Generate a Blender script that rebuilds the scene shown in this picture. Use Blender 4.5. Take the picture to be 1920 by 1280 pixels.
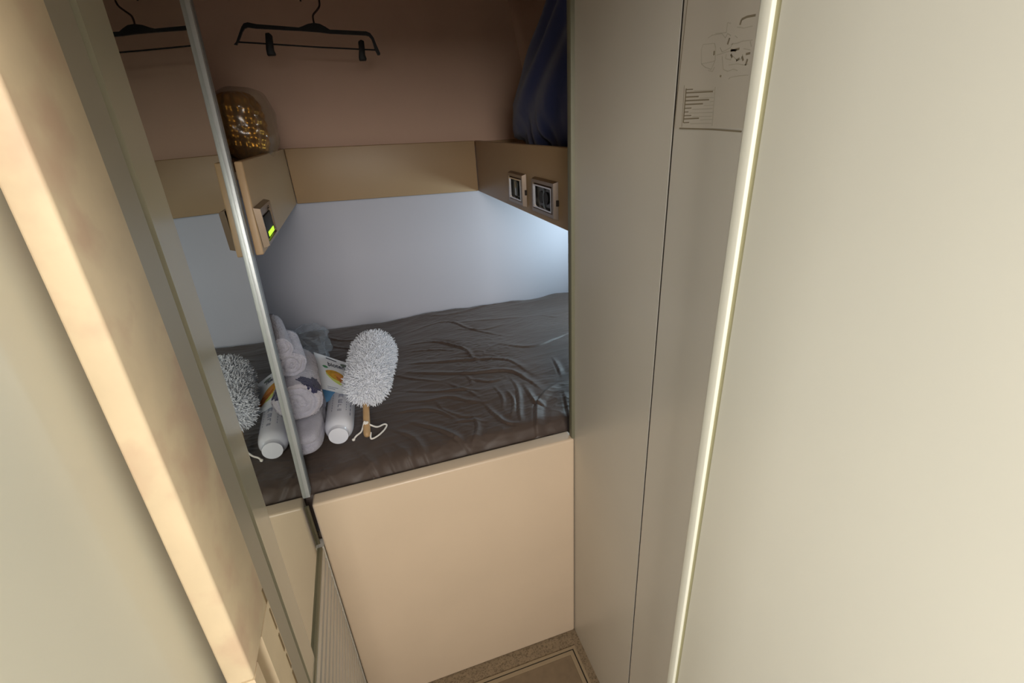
import bpy, bmesh, math, random
import numpy as np
from mathutils import Vector, Matrix, noise
random.seed(7); rng = np.random.default_rng(7)
S = bpy.context.scene
for o in list(bpy.data.objects): bpy.data.objects.remove(o)
COL = S.collection

# ------------------------------------------------------------------ camera
F = 885.28; H = 1.55
def _u(p):
    a = np.array([p[0]-960, p[1]-640, F]); return a/np.linalg.norm(a)
Yc = _u((645, 245)); Zc = -_u((1078, 2530)); Yc = Yc-(Yc@Zc)*Zc; Yc /= np.linalg.norm(Yc); Xc = np.cross(Yc, Zc)
RW = np.array([Xc, Yc, Zc]); CAM = np.array([0, 0, H])
cd = bpy.data.cameras.new('camera'); cam = bpy.data.objects.new('camera', cd); COL.objects.link(cam)
cd.sensor_width = 36; cd.lens = F/1920*36; cd.clip_start = .01
M4 = Matrix.Identity(4)
for i in range(3):
    M4[i][0] = RW[i][0]; M4[i][1] = -RW[i][1]; M4[i][2] = -RW[i][2]; M4[i][3] = CAM[i]
cam.matrix_world = M4; S.camera = cam
def at(px, py, ax, val):                       # a measured point: where the line of sight meets the plane axis = val
    d = RW@np.array([px-960, py-640, F]); t = (val-CAM[ax])/d[ax]; return CAM+t*d
def atx(px, py, v): return at(px, py, 0, v)
def aty(px, py, v): return at(px, py, 1, v)
def atz(px, py, v): return at(px, py, 2, v)

# ------------------------------------------------------------------ world, light, exposure
W = bpy.data.worlds.new('world'); S.world = W; W.use_nodes = True
bg = W.node_tree.nodes['Background']; bg.inputs[0].default_value = (.93, .95, 1, 1); bg.inputs[1].default_value = .25
def area(name, loc, target, sx, sy, power, color):
    l = bpy.data.lights.new(name, 'AREA'); l.shape = 'RECTANGLE'; l.size = sx; l.size_y = sy; l.energy = power; l.color = color
    o = bpy.data.objects.new(name, l); COL.objects.link(o); o.location = loc
    o.rotation_euler = (Vector(target)-Vector(loc)).to_track_quat('-Z', 'Y').to_euler(); return o
area('companionway_daylight', (-.05, -1.3, 1.90), (.1, .9, .7), .6, .6, 34, (1, .95, .88))
area('saloon_daylight', (-1.5, -1.2, 1.35), (.4, .25, 1.0), .7, .9, 30, (1, .99, .97))
area('porthole_daylight', (.96, 1.62, 1.12), (.1, 1.75, 1.0), .24, .16, 2.7, (.66, .88, 1))
S.view_settings.view_transform = 'Standard'; S.view_settings.look = 'None'
S.view_settings.gamma = 1; S.view_settings.use_curve_mapping = False; S.view_settings.exposure = 0.0

# ------------------------------------------------------------------ materials
def lin(c): return tuple(((x/255)/12.92 if x/255 <= .04045 else ((x/255+.055)/1.055)**2.4) for x in c)+(1,)
def mat(name, col, rough=.5, metal=0, bump=0, bscale=200, var=0, vscale=4, coat=0, spec=.5, sheen=0, bdist=.001):
    m = bpy.data.materials.new(name); m.use_nodes = True; nt = m.node_tree; b = nt.nodes['Principled BSDF']
    c = lin(col); b.inputs['Base Color'].default_value = c; b.inputs['Roughness'].default_value = rough
    b.inputs['Metallic'].default_value = metal; b.inputs['Specular IOR Level'].default_value = spec
    b.inputs['Coat Weight'].default_value = coat; b.inputs['Coat Roughness'].default_value = .12
    b.inputs['Sheen Weight'].default_value = sheen
    tc = nt.nodes.new('ShaderNodeTexCoord')
    if bump:
        n = nt.nodes.new('ShaderNodeTexNoise'); n.inputs['Scale'].default_value = bscale; n.inputs['Detail'].default_value = 4
        bp = nt.nodes.new('ShaderNodeBump'); bp.inputs['Strength'].default_value = bump; bp.inputs['Distance'].default_value = bdist
        nt.links.new(tc.outputs['Object'], n.inputs['Vector']); nt.links.new(n.outputs['Fac'], bp.inputs['Height']); nt.links.new(bp.outputs[0], b.inputs['Normal'])
    if var:
        n = nt.nodes.new('ShaderNodeTexNoise'); n.inputs['Scale'].default_value = vscale; n.inputs['Detail'].default_value = 5
        r = nt.nodes.new('ShaderNodeValToRGB'); r.color_ramp.elements[0].position = .3; r.color_ramp.elements[1].position = .7
        r.color_ramp.elements[0].color = tuple(x*(1-var) for x in c[:3])+(1,); r.color_ramp.elements[1].color = tuple(min(1, x*(1+var)) for x in c[:3])+(1,)
        nt.links.new(tc.outputs['Object'], n.inputs['Vector']); nt.links.new(n.outputs['Fac'], r.inputs[0]); nt.links.new(r.outputs[0], b.inputs['Base Color'])
    return m
def blotch(m, col2, scale, lo, hi, detail=4, stretch=(1, 1, 1)):       # second colour laid over a material in noise-shaped patches
    nt = m.node_tree; b = nt.nodes['Principled BSDF']; s = b.inputs['Base Color']
    mx = nt.nodes.new('ShaderNodeMix'); mx.data_type = 'RGBA'
    if s.is_linked: nt.links.new(s.links[0].from_socket, mx.inputs['A'])
    else: mx.inputs['A'].default_value = s.default_value
    mx.inputs['B'].default_value = lin(col2)
    tc = nt.nodes.new('ShaderNodeTexCoord'); mp = nt.nodes.new('ShaderNodeMapping'); mp.inputs['Scale'].default_value = stretch
    n = nt.nodes.new('ShaderNodeTexNoise'); n.inputs['Scale'].default_value = scale; n.inputs['Detail'].default_value = detail
    r = nt.nodes.new('ShaderNodeValToRGB'); r.color_ramp.elements[0].position = lo; r.color_ramp.elements[1].position = hi
    nt.links.new(tc.outputs['Object'], mp.inputs[0]); nt.links.new(mp.outputs[0], n.inputs['Vector']); nt.links.new(n.outputs['Fac'], r.inputs[0])
    nt.links.new(r.outputs[0], mx.inputs['Factor']); nt.links.new(mx.outputs['Result'], s); return m

M = dict(
    panel=mat('cream_lacquer', (208, 202, 190), .32, bump=.03, bscale=30, coat=.15, var=.02),
    bedfront=mat('tan_lacquer', (218, 196, 170), .38, bump=.03, bscale=25, coat=.1, var=.03),
    fascia=mat('tan_fascia', (178, 148, 112), .45, bump=.04, bscale=60, var=.02),
    wallwhite=mat('white_lining', (200, 198, 207), .6, bump=.04, bscale=60),
    wallup=mat('warm_lit_lining', (218, 184, 162), .7, bump=.1, bscale=300, var=.03),  # warm dim light on the upper lining is mixed into this beige
    door=mat('door_cream', (232, 229, 214), .4, bump=.03, bscale=20, coat=.1, var=.015),
    dooredge=mat('door_edge_cream', (232, 230, 214), .5),
    floor=blotch(mat('floor_vinyl', (136, 118, 94), .55, bump=.25, bscale=300, var=.12, vscale=60), (104, 88, 68), 220, .5, .62),
    hatch=mat('hatch_panel', (122, 104, 82), .5, bump=.2, bscale=250, var=.08, vscale=50),
    hatchframe=mat('hatch_frame', (150, 132, 106), .4),
    gap=mat('dark_gap', (38, 30, 22), .8),
    alu=mat('aluminium', (190, 194, 196), .4, metal=.4, var=.03, vscale=20),
    aludark=mat('aluminium_grey', (150, 154, 156), .4, metal=.6),
    trim=mat('grey_edge_band', (120, 118, 98), .5),
    sheet=mat('taupe_sheet', (82, 69, 62), .5, bump=.15, bscale=900, spec=.4, sheen=.1, var=.04, vscale=5),
    bronze=mat('brushed_bronze', (140, 124, 110), .28, metal=.95),
    chrome=mat('pale_chrome', (214, 208, 204), .16, metal=1),
    blackpl=mat('black_plastic', (14, 13, 14), .5, spec=.3),
    sockin=mat('socket_insert', (34, 34, 36), .28),
    glow=mat('display', (180, 255, 40), .4),
    navy=mat('navy_cotton', (34, 44, 92), .75, bump=.3, bscale=500, sheen=.2, var=.06, vscale=6),
    towel=mat('grey_terry', (192, 191, 206), .95, bump=.9, bscale=420, sheen=.3, var=.05, vscale=60, bdist=.003),
    towelpat=mat('printed_terry', (196, 192, 203), .95, bump=.9, bscale=420, sheen=.3, var=.04, vscale=60, bdist=.003),
    fluff=mat('white_microfibre', (234, 237, 246), .8, sheen=.4),
    wood=mat('pale_wood', (180, 146, 104), .5, bump=.2, bscale=120, var=.1, vscale=40),
    cord=mat('white_cord', (236, 230, 222), .8, bump=.5, bscale=900),
    bottle=mat('white_plastic', (226, 228, 238), .25, coat=.3),
    cap=mat('cap_plastic', (246, 238, 236), .35),
    ink=mat('grey_ink', (120, 126, 148), .5), darkink=mat('navy_ink', (40, 46, 66), .5),
    sachet=mat('sachet_foil', (226, 232, 240), .3, coat=.4), sachetblue=mat('sachet_blue', (88, 136, 176), .3, coat=.4),
    green=mat('leaf_green', (66, 140, 96), .5), gold=mat('honey_gold', (196, 150, 56), .45, var=.2, vscale=120),
    almond=mat('almond_brown', (178, 112, 60), .5, var=.2, vscale=150), lime=mat('pale_lime', (196, 210, 120), .5),
    goldfoil=mat('gold_foil', (176, 122, 36), .3, metal=.8, bump=.4, bscale=60, var=.15, vscale=20, bdist=.004),
    paper=mat('laminated_paper', (204, 196, 182), .3, coat=.4), print=mat('faded_print', (138, 126, 104), .6), printsoft=mat('soft_print', (184, 176, 158), .6),
    jamb=blotch(mat('jamb_cream', (216, 196, 164), .6, bump=.3, bscale=40, var=.08, vscale=14), (206, 178, 150), 16, .5, .68),
    chip=mat('chipped_edge', (120, 100, 70), .8), rail=mat('steel_rail', (150, 150, 150), .3, metal=1),
)
M['mirror'] = mat('mirror_glass', (196, 204, 194), .015, metal=1)
M['mirror'].node_tree.nodes['Principled BSDF'].inputs['Base Color'].default_value = (.60, .64, .60, 1)
g = M['glow'].node_tree.nodes['Principled BSDF']; g.inputs['Emission Color'].default_value = (.55, 1, .02, 1); g.inputs['Emission Strength'].default_value = 1.0
def film(name, col, a, rough=.12):
    m = bpy.data.materials.new(name); m.use_nodes = True; nt = m.node_tree; out = nt.nodes['Material Output']; nt.nodes.remove(nt.nodes['Principled BSDF'])
    t = nt.nodes.new('ShaderNodeBsdfTransparent'); t.inputs[0].default_value = (.97, .97, .98, 1)
    gl = nt.nodes.new('ShaderNodeBsdfPrincipled'); gl.inputs['Base Color'].default_value = lin(col); gl.inputs['Roughness'].default_value = rough; gl.inputs['Specular IOR Level'].default_value = 1
    lw = nt.nodes.new('ShaderNodeLayerWeight'); lw.inputs[0].default_value = .25
    mr = nt.nodes.new('ShaderNodeMapRange'); mr.inputs['To Min'].default_value = a; mr.inputs['To Max'].default_value = .5
    mx = nt.nodes.new('ShaderNodeMixShader')
    nt.links.new(lw.outputs['Facing'], mr.inputs[0]); nt.links.new(mr.outputs[0], mx.inputs[0]); nt.links.new(t.outputs[0], mx.inputs[1]); nt.links.new(gl.outputs[0], mx.inputs[2]); nt.links.new(mx.outputs[0], out.inputs[0])
    return m
M['film'] = film('clear_film', (214, 222, 228), .05, .08); M['filmwarm'] = film('clear_film_warm', (170, 150, 120), .2)
M['pane'] = bpy.data.materials.new('daylit_pane'); M['pane'].use_nodes = True
p_ = M['pane'].node_tree.nodes['Principled BSDF']; p_.inputs['Emission Color'].default_value = (.75, .9, 1, 1); p_.inputs['Emission Strength'].default_value = 2.5; p_.inputs['Roughness'].default_value = .1

# ------------------------------------------------------------------ builders
def wloc(o):
    v = np.zeros(3)
    while o is not None: v += np.array(o.location); o = o.parent
    return v
def obj(name, V, Fc, m, parent=None, smooth=False, bevel=0, seg=2):
    V = np.array(V, float)
    if parent is None:
        lo, hi = V.min(0), V.max(0); org = np.array([(lo[0]+hi[0])/2, (lo[1]+hi[1])/2, lo[2]])
    else: org = wloc(parent)
    me = bpy.data.meshes.new(name); me.from_pydata((V-org).tolist(), [], [tuple(int(i) for i in f) for f in Fc])
    bm = bmesh.new(); bm.from_mesh(me); bmesh.ops.recalc_face_normals(bm, faces=bm.faces)
    if bevel: bmesh.ops.bevel(bm, geom=[e for e in bm.edges if len(e.link_faces) == 2 and e.calc_face_angle(0) > .5], offset=bevel, segments=seg, affect='EDGES', profile=.5)
    bm.to_mesh(me); bm.free()
    me.materials.append(M[m] if isinstance(m, str) else m)
    if smooth or bevel:
        for p in me.polygons: p.use_smooth = True
        if not smooth: me.set_sharp_from_angle(angle=.9)
    o = bpy.data.objects.new(name, me); COL.objects.link(o)
    if parent is None: o.location = org
    else: o.parent = parent
    return o
def thing(name, label, cat, loc, group=None):
    o = bpy.data.objects.new(name, None); COL.objects.link(o); o.empty_display_size = .05; o.location = loc
    return tag(o, label, cat, group)
def tag(o, label, cat, group=None):
    o['label'] = label; o['category'] = cat
    if group: o['group'] = group
    return o
def struct(o): o['kind'] = 'structure'; return o
def boxg(lo, hi):
    (a, b, c), (d, e, f) = lo, hi
    V = [(a, b, c), (d, b, c), (d, e, c), (a, e, c), (a, b, f), (d, b, f), (d, e, f), (a, e, f)]
    return V, [(0, 3, 2, 1), (4, 5, 6, 7), (0, 1, 5, 4), (1, 2, 6, 5), (2, 3, 7, 6), (3, 0, 4, 7)]
def box(name, lo, hi, m, parent=None, bevel=0, seg=2): return obj(name, *boxg(lo, hi), m, parent, bevel=bevel, seg=seg)
def prism(name, pts, vec, m, parent=None, bevel=0, seg=2):
    n = len(pts); P = [np.array(p, float) for p in pts]; v = np.array(vec, float)
    V = P+[p+v for p in P]; Fc = [tuple(range(n)), tuple(range(2*n-1, n-1, -1))]+[(i, (i+1) % n, n+(i+1) % n, n+i) for i in range(n)]
    return obj(name, V, Fc, m, parent, bevel=bevel, seg=seg)
def merge(parts):
    V, Fc = [], []
    for v, f in parts:
        k = len(V); V += [tuple(x) for x in v]; Fc += [tuple(i+k for i in q) for q in f]
    return V, Fc
def cat_rom(P, n=8):
    P = [np.array(p, float) for p in P]; Q = [2*P[0]-P[1]]+P+[2*P[-1]-P[-2]]; out = []
    for i in range(1, len(Q)-2):
        a, b, c, d = Q[i-1:i+3]
        for k in range(n):
            t = k/n; out.append(.5*((2*b)+(c-a)*t+(2*a-5*b+4*c-d)*t*t+(3*b-a-3*c+d)*t**3))
    return out+[P[-1]]
def tubeg(P, r, seg=10):
    P = [np.array(p, float) for p in P]; n = len(P); R = r if hasattr(r, '__len__') else [r]*n
    T = [(P[min(i+1, n-1)]-P[max(i-1, 0)]) for i in range(n)]; T = [t/(np.linalg.norm(t)+1e-9) for t in T]
    u = np.cross(T[0], [0, 0, 1.]); u = np.cross(T[0], [1., 0, 0]) if np.linalg.norm(u) < .1 else u
    V = []
    for i in range(n):
        u = u-(u@T[i])*T[i]; u /= np.linalg.norm(u); w = np.cross(T[i], u)
        for k in range(seg):
            a = 2*math.pi*k/seg; V.append(P[i]+R[i]*(math.cos(a)*u+math.sin(a)*w))
    Fc = [(i*seg+k, i*seg+(k+1) % seg, (i+1)*seg+(k+1) % seg, (i+1)*seg+k) for i in range(n-1) for k in range(seg)]
    Fc += [tuple(range(seg-1, -1, -1)), tuple(range((n-1)*seg, n*seg))]
    return V, Fc
def tube(name, P, r, m, parent=None, seg=10): 
    o = obj(name, *tubeg(P, r, seg), m, parent, smooth=True); o.data.set_sharp_from_angle(angle=1.0); return o
def lathe(name, A, d, prof, m, parent=None, seg=40):       # prof: (distance along d, radius)
    A = np.array(A, float); d = np.array(d, float)/np.linalg.norm(d)
    return tube(name, [A+d*s for s, r in prof], [r for s, r in prof], m, parent, seg)

# ------------------------------------------------------------------ the setting
XM, XR, YF = -.226, .433, .932
struct(box('floor', (-.75, -1.6, -.03), (.9, .95, 0), 'floor'))
struct(box('wall_light_block', (-.5, .10, 1.73), (.6, .16, 2.02), 'panel'))  # unseen blocker, added to keep the upper wall in shade
struct(box('ceiling', (-.95, .02, 2.02), (1.2, 2.3, 2.06), 'wallup'))
# lower lining of the aft wall, leaning back a little and running on under both shelves
def slab(name, a, b, c, d, th, m, n=12):                  # lining through four front corners as a smooth grid, thickness towards +Y
    a, b, c, d = [np.array(p, float) for p in (a, b, c, d)]; V = []
    for off in (0, th):
        for j in range(n+1):
            for i in range(n+1): V.append((a+(b-a)*i/n)*(1-j/n)+(d+(c-d)*i/n)*j/n+np.array([0, off, 0]))
    k = (n+1)**2; q = lambda s_, i, j: s_*k+j*(n+1)+i
    Fc = [(q(s_, i, j), q(s_, i+1, j), q(s_, i+1, j+1), q(s_, i, j+1)) for s_ in (0, 1) for i in range(n) for j in range(n)]
    bd = [(i, 0) for i in range(n)]+[(n, j) for j in range(n)]+[(n-i, n) for i in range(n)]+[(0, n-j) for j in range(n)]
    Fc += [(q(0, *bd[w]), q(1, *bd[w]), q(1, *bd[(w+1) % len(bd)]), q(0, *bd[(w+1) % len(bd)])) for w in range(len(bd))]
    o = obj(name, V, Fc, m, smooth=True); o.data.set_sharp_from_angle(angle=.6); return struct(o)
slab('wall_back', (-.74, 2.075, .55), (1.06, 1.945, .55), (1.06, 1.915, 1.47), (-.74, 1.935, 1.47), .03, 'wallwhite')
slab('wall_back_upper', (-.74, 1.955, 1.475), (1.06, 1.955, 1.475), (1.06, 1.99, 2.02), (-.74, 1.99, 2.02), .03, 'wallup')
struct(box('wall_left_partition', (-.76, .955, 0), (-.247, .972, 2.02), 'wallwhite'))
struct(box('wall_right_partition', (XR+.0345, .930, 0), (1.03, .944, 2.02), 'wallwhite'))
struct(box('wall_hull_left', (-.76, 1.0, .3), (-.73, 2.1, 2.02), 'wallwhite'))
# curved hull lining on the right, with the porthole below the shelf
hv, hf = [], []
zs = [.3, .8, 1.02]; 
for z, x in ((.3, .93), (.8, .98), (1.02, 1.0), (1.22, 1.0), (1.47, .99)):
    hv += [(x, .95, z), (x, 1.50, z), (x, 1.74, z), (x, 2.0, z)]
for i in range(4):
    for j in range(3):
        if not (i == 2 and j == 1): hf.append((i*4+j, i*4+j+1, i*4+j+5, i*4+j+4))
hr = struct(obj('wall_hull_right', hv, hf, 'wallwhite')); sm = hr.modifiers.new('s', 'SOLIDIFY'); sm.thickness = .02; sm.offset = 1 
cv, cf = [], []
for k in range(13):
    t = k/12; a = t*math.pi/2; cv += [(.74+.26*math.cos(a)-.0, 1.60+.355*math.sin(a), 1.475), (.64+.30*math.cos(a), 1.58+.40*math.sin(a), 2.02)]
cv = [(1.0, .95, 1.475), (.94, .95, 2.02)]+cv
for k in range(13): cf.append((2*k, 2*k+1, 2*k+3, 2*k+2))
cu = struct(obj('wall_hull_right_upper', cv, cf, 'wallup', smooth=True)); sm = cu.modifiers.new('s', 'SOLIDIFY'); sm.thickness = .02; sm.offset = 1
wn = bpy.data.objects.new('window_1', None); COL.objects.link(wn); wn.location = (1.0, 1.62, 1.02); struct(wn)
wf = obj('window_frame', *merge([boxg((.988, 1.485, 1.005), (1.004, 1.505, 1.235)), boxg((.988, 1.735, 1.005), (1.004, 1.755, 1.235)),
    boxg((.988, 1.505, 1.005), (1.004, 1.735, 1.022)), boxg((.988, 1.505, 1.218), (1.004, 1.735, 1.235))]), 'alu', wn)
box('pane', (1.005, 1.50, 1.02), (1.008, 1.74, 1.22), 'pane', wn)

# right-hand bulkhead: far panel, near panel, dark joint and edge band
struct(box('wall_right', (XR, .6155, 0), (XR+.02, .945, 2.02), 'panel'))
struct(box('wall_right_near', (XR, -1.6, 0), (XR+.02, .6105, 2.02), 'panel'))
struct(box('trim_1', (XR+.012, .58, 0), (XR+.03, .65, 2.02), 'gap')) if False else None
struct(box('wall_partition', (XR+.022, .55, 0), (XR+.034, .944, 2.02), 'gap'))
struct(box('trim_5', (XR+.0012, .6108, 0), (XR+.019, .6152, 2.02), 'gap'))
struct(box('trim_2', (XR-.008, .934, .781), (XR+.012, .952, 2.02), 'trim', bevel=.001))
# door standing open against the bulkhead, close to the camera
dr = bpy.data.objects.new('door_1', None); COL.objects.link(dr); dr.location = (.40, -.1, 0); struct(dr)
box('door_leaf', (.384, -.75, .01), (.42, .4015, 2.0), 'door', dr, bevel=.001)
box('edge_lipping', (.381, .4085, .01), (.42, .424, 2.0), 'dooredge', dr, bevel=.0015)
box('edge_groove', (.3856, .4016, .01), (.418, .4084, 2.0), mat('groove_shade_olive', (176, 170, 134), .6), dr)  # recess shading of this groove is put into its olive colour
# left-hand side: ribbed panel below, mirror above, jamb close to the camera
ZL = .655
rv = []
zz = np.arange(.0, ZL-.012, .0325)
prof = []
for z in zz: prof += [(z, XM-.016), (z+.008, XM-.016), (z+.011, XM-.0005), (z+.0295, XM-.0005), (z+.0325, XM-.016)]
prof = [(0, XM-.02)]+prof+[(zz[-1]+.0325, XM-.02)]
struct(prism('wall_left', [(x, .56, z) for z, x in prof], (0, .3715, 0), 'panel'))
wl = bpy.data.objects['wall_left']; wl.data.materials.append(mat('rib_groove_shade', (96, 86, 64), .7))  # shade in the rib grooves painted in as a darker colour
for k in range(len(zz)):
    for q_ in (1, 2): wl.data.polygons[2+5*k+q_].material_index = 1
struct(prism('wall_left_back', [(XM-.0205, .45, 0), (XM-.0205, .925, 0), (XM-.0205, .925, .78), (XM-.0205, 1.20, 2.01), (XM-.0205, .45, 2.01)], (-.02, 0, 0), 'gap'))
struct(box('wall_bunk_end', (XM-.022, .9321, 0), (XM+.001, .96, .652), 'panel'))
mw = thing('wall_mirror', 'tall frameless mirror with grey metal edge, reflecting the bed, left of the bunk', 'mirror', (XM-.01, .8, ZL))
XG = -.234
ed = lambda z: .930+.0 if z < .776 else .952+(z-.776)*.225        # far edge of the mirror leans away from the bed front
nb = lambda z: .658+(z-.68)*.09
prism('glass', [(XG, nb(ZL), ZL), (XG, .926, ZL), (XG, .928, .785), (XG, ed(.80), .80), (XG, ed(1.985), 1.985), (XG, nb(1.985), 1.985)], (-.004, 0, 0), 'mirror', mw)
prism('backing', [(XG-.0045, nb(ZL), ZL), (XG-.0045, .926, ZL), (XG-.0045, .928, .785), (XG-.0045, ed(.80), .80), (XG-.0045, ed(1.985), 1.985), (XG-.0045, nb(1.985), 1.985)], (-.008, 0, 0), 'gap', mw)
prism('edge_profile', [(XM-.012, ed(.79)-.004, .79), (XM, ed(.79)-.004, .79), (XM, ed(1.98)-.004, 1.98), (XM-.012, ed(1.98)-.004, 1.98)], (0, .012, 0), 'alu', mw, bevel=.001)
prism('edge_profile', [(XM-.012, ed(.79)+.0085, .79), (XM+.0003, ed(.79)+.0085, .79), (XM+.0003, ed(1.98)+.0085, 1.98), (XM-.012, ed(1.98)+.0085, 1.98)], (0, .018, 0), 'aludark', mw)
box('edge_profile', (XM-.0078, .9265, .668), (XM-.0035, .9305, .785), mat('edge_seal', (92, 84, 64), .5), mw)
box('bottom_rail', (XG-.006, .605, ZL-.010), (XM-.002, .929, ZL), mat('rail_olive', (140, 132, 108), .45), mw, bevel=.001)
prism('stile', [(XG-.004, nb(ZL)-.0005, ZL+.0005), (XG-.004, nb(1.985)-.0005, 1.985), (XG-.004, .612+(1.985-.68)*.066, 1.985), (XG-.004, .600, ZL+.0005)], (.0075, 0, 0), mat('stile_cream', (176, 170, 148), .22, coat=.8), mw)
# jamb band, then the worn jamb edge
struct(box('trim_3', (XM-.0195, .585, .3), (XM-.016, .63, 2.0), 'gap'))
lean = .066
nj = lambda z, y: y+(z-.68)*lean
struct(prism('trim_4', [(XM-.02, nj(0, .588), 0), (XM-.02, nj(2, .588), 2.0), (XM-.02, nj(2, .50), 2.0), (XM-.02, nj(0, .50), 0)], (.017, 0, 0), mat('band_grey', (166, 158, 140), .4)))
struct(box('wall_left_near', (XM-.035, -.06, 0), (XM-.012, .46, 2.0), 'door'))
jb = bpy.data.objects.new('door_2', None); COL.objects.link(jb); jb.location = (XM, .45, 0); struct(jb)
def jy(z, y): return y+(z-.86)*.056
def jpan(y0, y1, x0, x1, z0, z1, nm, m, bev=0):
    return prism(nm, [(x0, jy(z0, y0), z0), (x0, jy(z1, y0), z1), (x0, jy(z1, y1), z1), (x0, jy(z0, y1), z0)], (x1-x0, 0, 0), m, jb, bevel=bev)
jpan(.378, .478, -.224, -.198, 0, .90, 'door_frame', 'jamb', .003)
jpan(.378, .478, -.224, -.198, 1.02, 2.0, 'door_frame', 'jamb', .003)
jpan(.428, .478, -.224, -.198, .90, 1.02, 'door_frame', 'jamb')
jpan(.378, .398, -.224, -.198, .90, 1.02, 'door_frame', 'jamb')
jpan(.398, .428, -.224, -.212, .90, 1.02, 'strike_recess', 'chip')
for k, (z, dz) in enumerate(((1.022, .022), (.975, .035), (.935, .030), (.90, .026), (.865, .028), (.835, .018))):
    jpan(.470+.001*(k % 2), .4745, -.1984, -.1974, z, z+dz, 'paint_chip', 'chip')
# floor hatch
fh = thing('floor_hatch', 'square inset hatch in the brown cabin floor below the bunk', 'floor hatch', (.2, .7, 0))
hx0, hx1, hy0, hy1 = -.15, .408, .30, .884
fr = [boxg((hx0, hy1-.008, 0), (hx1, hy1, .004)), boxg((hx1-.008, hy0, 0), (hx1, hy1-.008, .004)), boxg((hx0, hy0, 0), (hx0+.008, hy1-.008, .004)), boxg((hx0+.008, hy0, 0), (hx1-.008, hy0+.008, .004))]
obj('frame', *merge(fr), 'hatchframe', fh)
g_ = .012
fr2 = [boxg((hx0+g_, hy1-g_-.012, 0), (hx1-g_, hy1-g_, .004)), boxg((hx1-g_-.012, hy0+g_, 0), (hx1-g_, hy1-g_-.012, .004)), boxg((hx0+g_, hy0+g_, 0), (hx0+g_+.012, hy1-g_-.012, .004)), boxg((hx0+g_+.012, hy0+g_, 0), (hx1-g_-.012, hy0+g_+.012, .004))]
obj('inner_frame', *merge(fr2), 'hatchframe', fh)
box('hatch_lid', (hx0+.0245, hy0+.0245, 0), (hx1-.0245, hy1-.0245, .0035), 'hatch', fh)
obj('seal', *merge([boxg((hx0+.008, hy1-g_, 0), (hx1-.008, hy1-.008, .0012)), boxg((hx1-g_, hy0+.008, 0), (hx1-.008, hy1-g_, .0012))]), 'gap', fh)

# ------------------------------------------------------------------ bunk
bb = thing('bunk_base', 'tan lacquered front panel of the bunk under the taupe mattress', 'bed base', (.1, .95, 0))
box('front_panel', (XM+.002, YF, 0), (XR-.001, YF+.042, .781), 'bedfront', bb, bevel=.007, seg=5)
box('bed_deck', (-.72, .977, .60), (.93, 1.93, .64), 'bedfront', bb)

# mattress with its creased sheet
def z8(x, y): return (560+x/2.782, 500+y/2.782)
folds = [([(530,410),(700,395),(850,430),(900,470),(950,520)], 5, 5), ([(500,500),(700,500),(900,490),(1080,490),(1230,560)], 5, 7),
 ([(520,545),(700,555),(900,562),(1100,545),(1200,590),(1270,640)], 6, 7), ([(500,640),(700,650),(860,640),(960,650)], 4, 6), ([(530,350),(760,290),(900,330),(1130,370)], 4, 6),
 ([(480,760),(640,740),(740,750),(830,790)], 5, 6), ([(500,700),(650,700),(780,680),(900,700),(1000,700)], 4, 6), ([(560,800),(700,830),(830,880),(960,960)], 6, 6),
 ([(1420,580),(1330,620),(1250,700),(1240,800),(1245,850)], 7, 7), ([(1100,570),(1140,640),(1150,760),(1160,800)], 5, 5), ([(900,760),(930,820),(900,900)], 4, 5),
 ([(470,840),(590,880),(650,950),(700,1010)], 5, 6), ([(290,930),(400,1030),(520,1100)], 5, 6), ([(430,930),(480,1000),(560,1070),(640,1075)], 5, 5),
 ([(100,1080),(200,1130),(330,1120)], 4, 5), ([(800,800),(900,790),(1000,800)], 3, 5), ([(750,1030),(900,1000),(1050,960),(1200,940)], 6, 5), ([(1230,900),(1330,870),(1410,800)], 6, 5),
 ([(1320,460),(1350,520),(1370,570)], 4, 6), ([(1170,610),(1230,700),(1290,720)], 6, 6), ([(600,260),(800,250),(1000,200),(1200,180)], 3, 8), ([(1000,400),(1200,420),(1340,370),(1420,330)], 4, 8),
 ([(540,440),(700,433),(840,445)], 3, 4), ([(880,590),(1000,600),(1090,570)], 4, 5), ([(640,380),(760,400),(880,440)], 3, 4), ([(1080,640),(1120,700),(1100,780)], 4, 4), ([(700,690),(760,740),(860,770),(960,760)], 3, 5),
 ([(860,560),(900,600),(890,620)], 3, 4), ([(960,700),(1020,760),(1080,800),(1160,805)], 5, 5), ([(1380,640),(1400,720),(1420,800)], 3, 6), ([(100,350),(220,380),(330,370)], 4, 5), ([(120,400),(240,420),(330,440)], 4, 5),
 ([(480,900),(560,960),(620,1030),(660,1060)], 4, 5), ([(330,1000),(420,1080),(500,1130)], 4, 4), ([(90,1010),(180,1080),(300,1090)], 4, 5), ([(1010,620),(1060,680),(1060,740)], 3, 4), ([(480,560),(600,580),(760,600)], 3, 5),
 ([(760,600),(860,640),(960,690)], 3, 4), ([(1250,250),(1340,260),(1420,240)], 2, 6), ([(800,330),(960,330),(1080,300)], 3, 6), ([(700,300),(900,290),(1100,270),(1300,250)], 2, 7)]
nx, ny = 520, 330
xs = np.linspace(-.70, .925, nx); ys = np.linspace(.979, 1.945, ny)
Xg, Yg0 = np.meshgrid(xs, ys); edge = 2.005-(Xg+.3)*.055             # back edge follows the leaning lining
Yg = .979+(Yg0-.979)/(1.945-.979)*(edge-.979)
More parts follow.
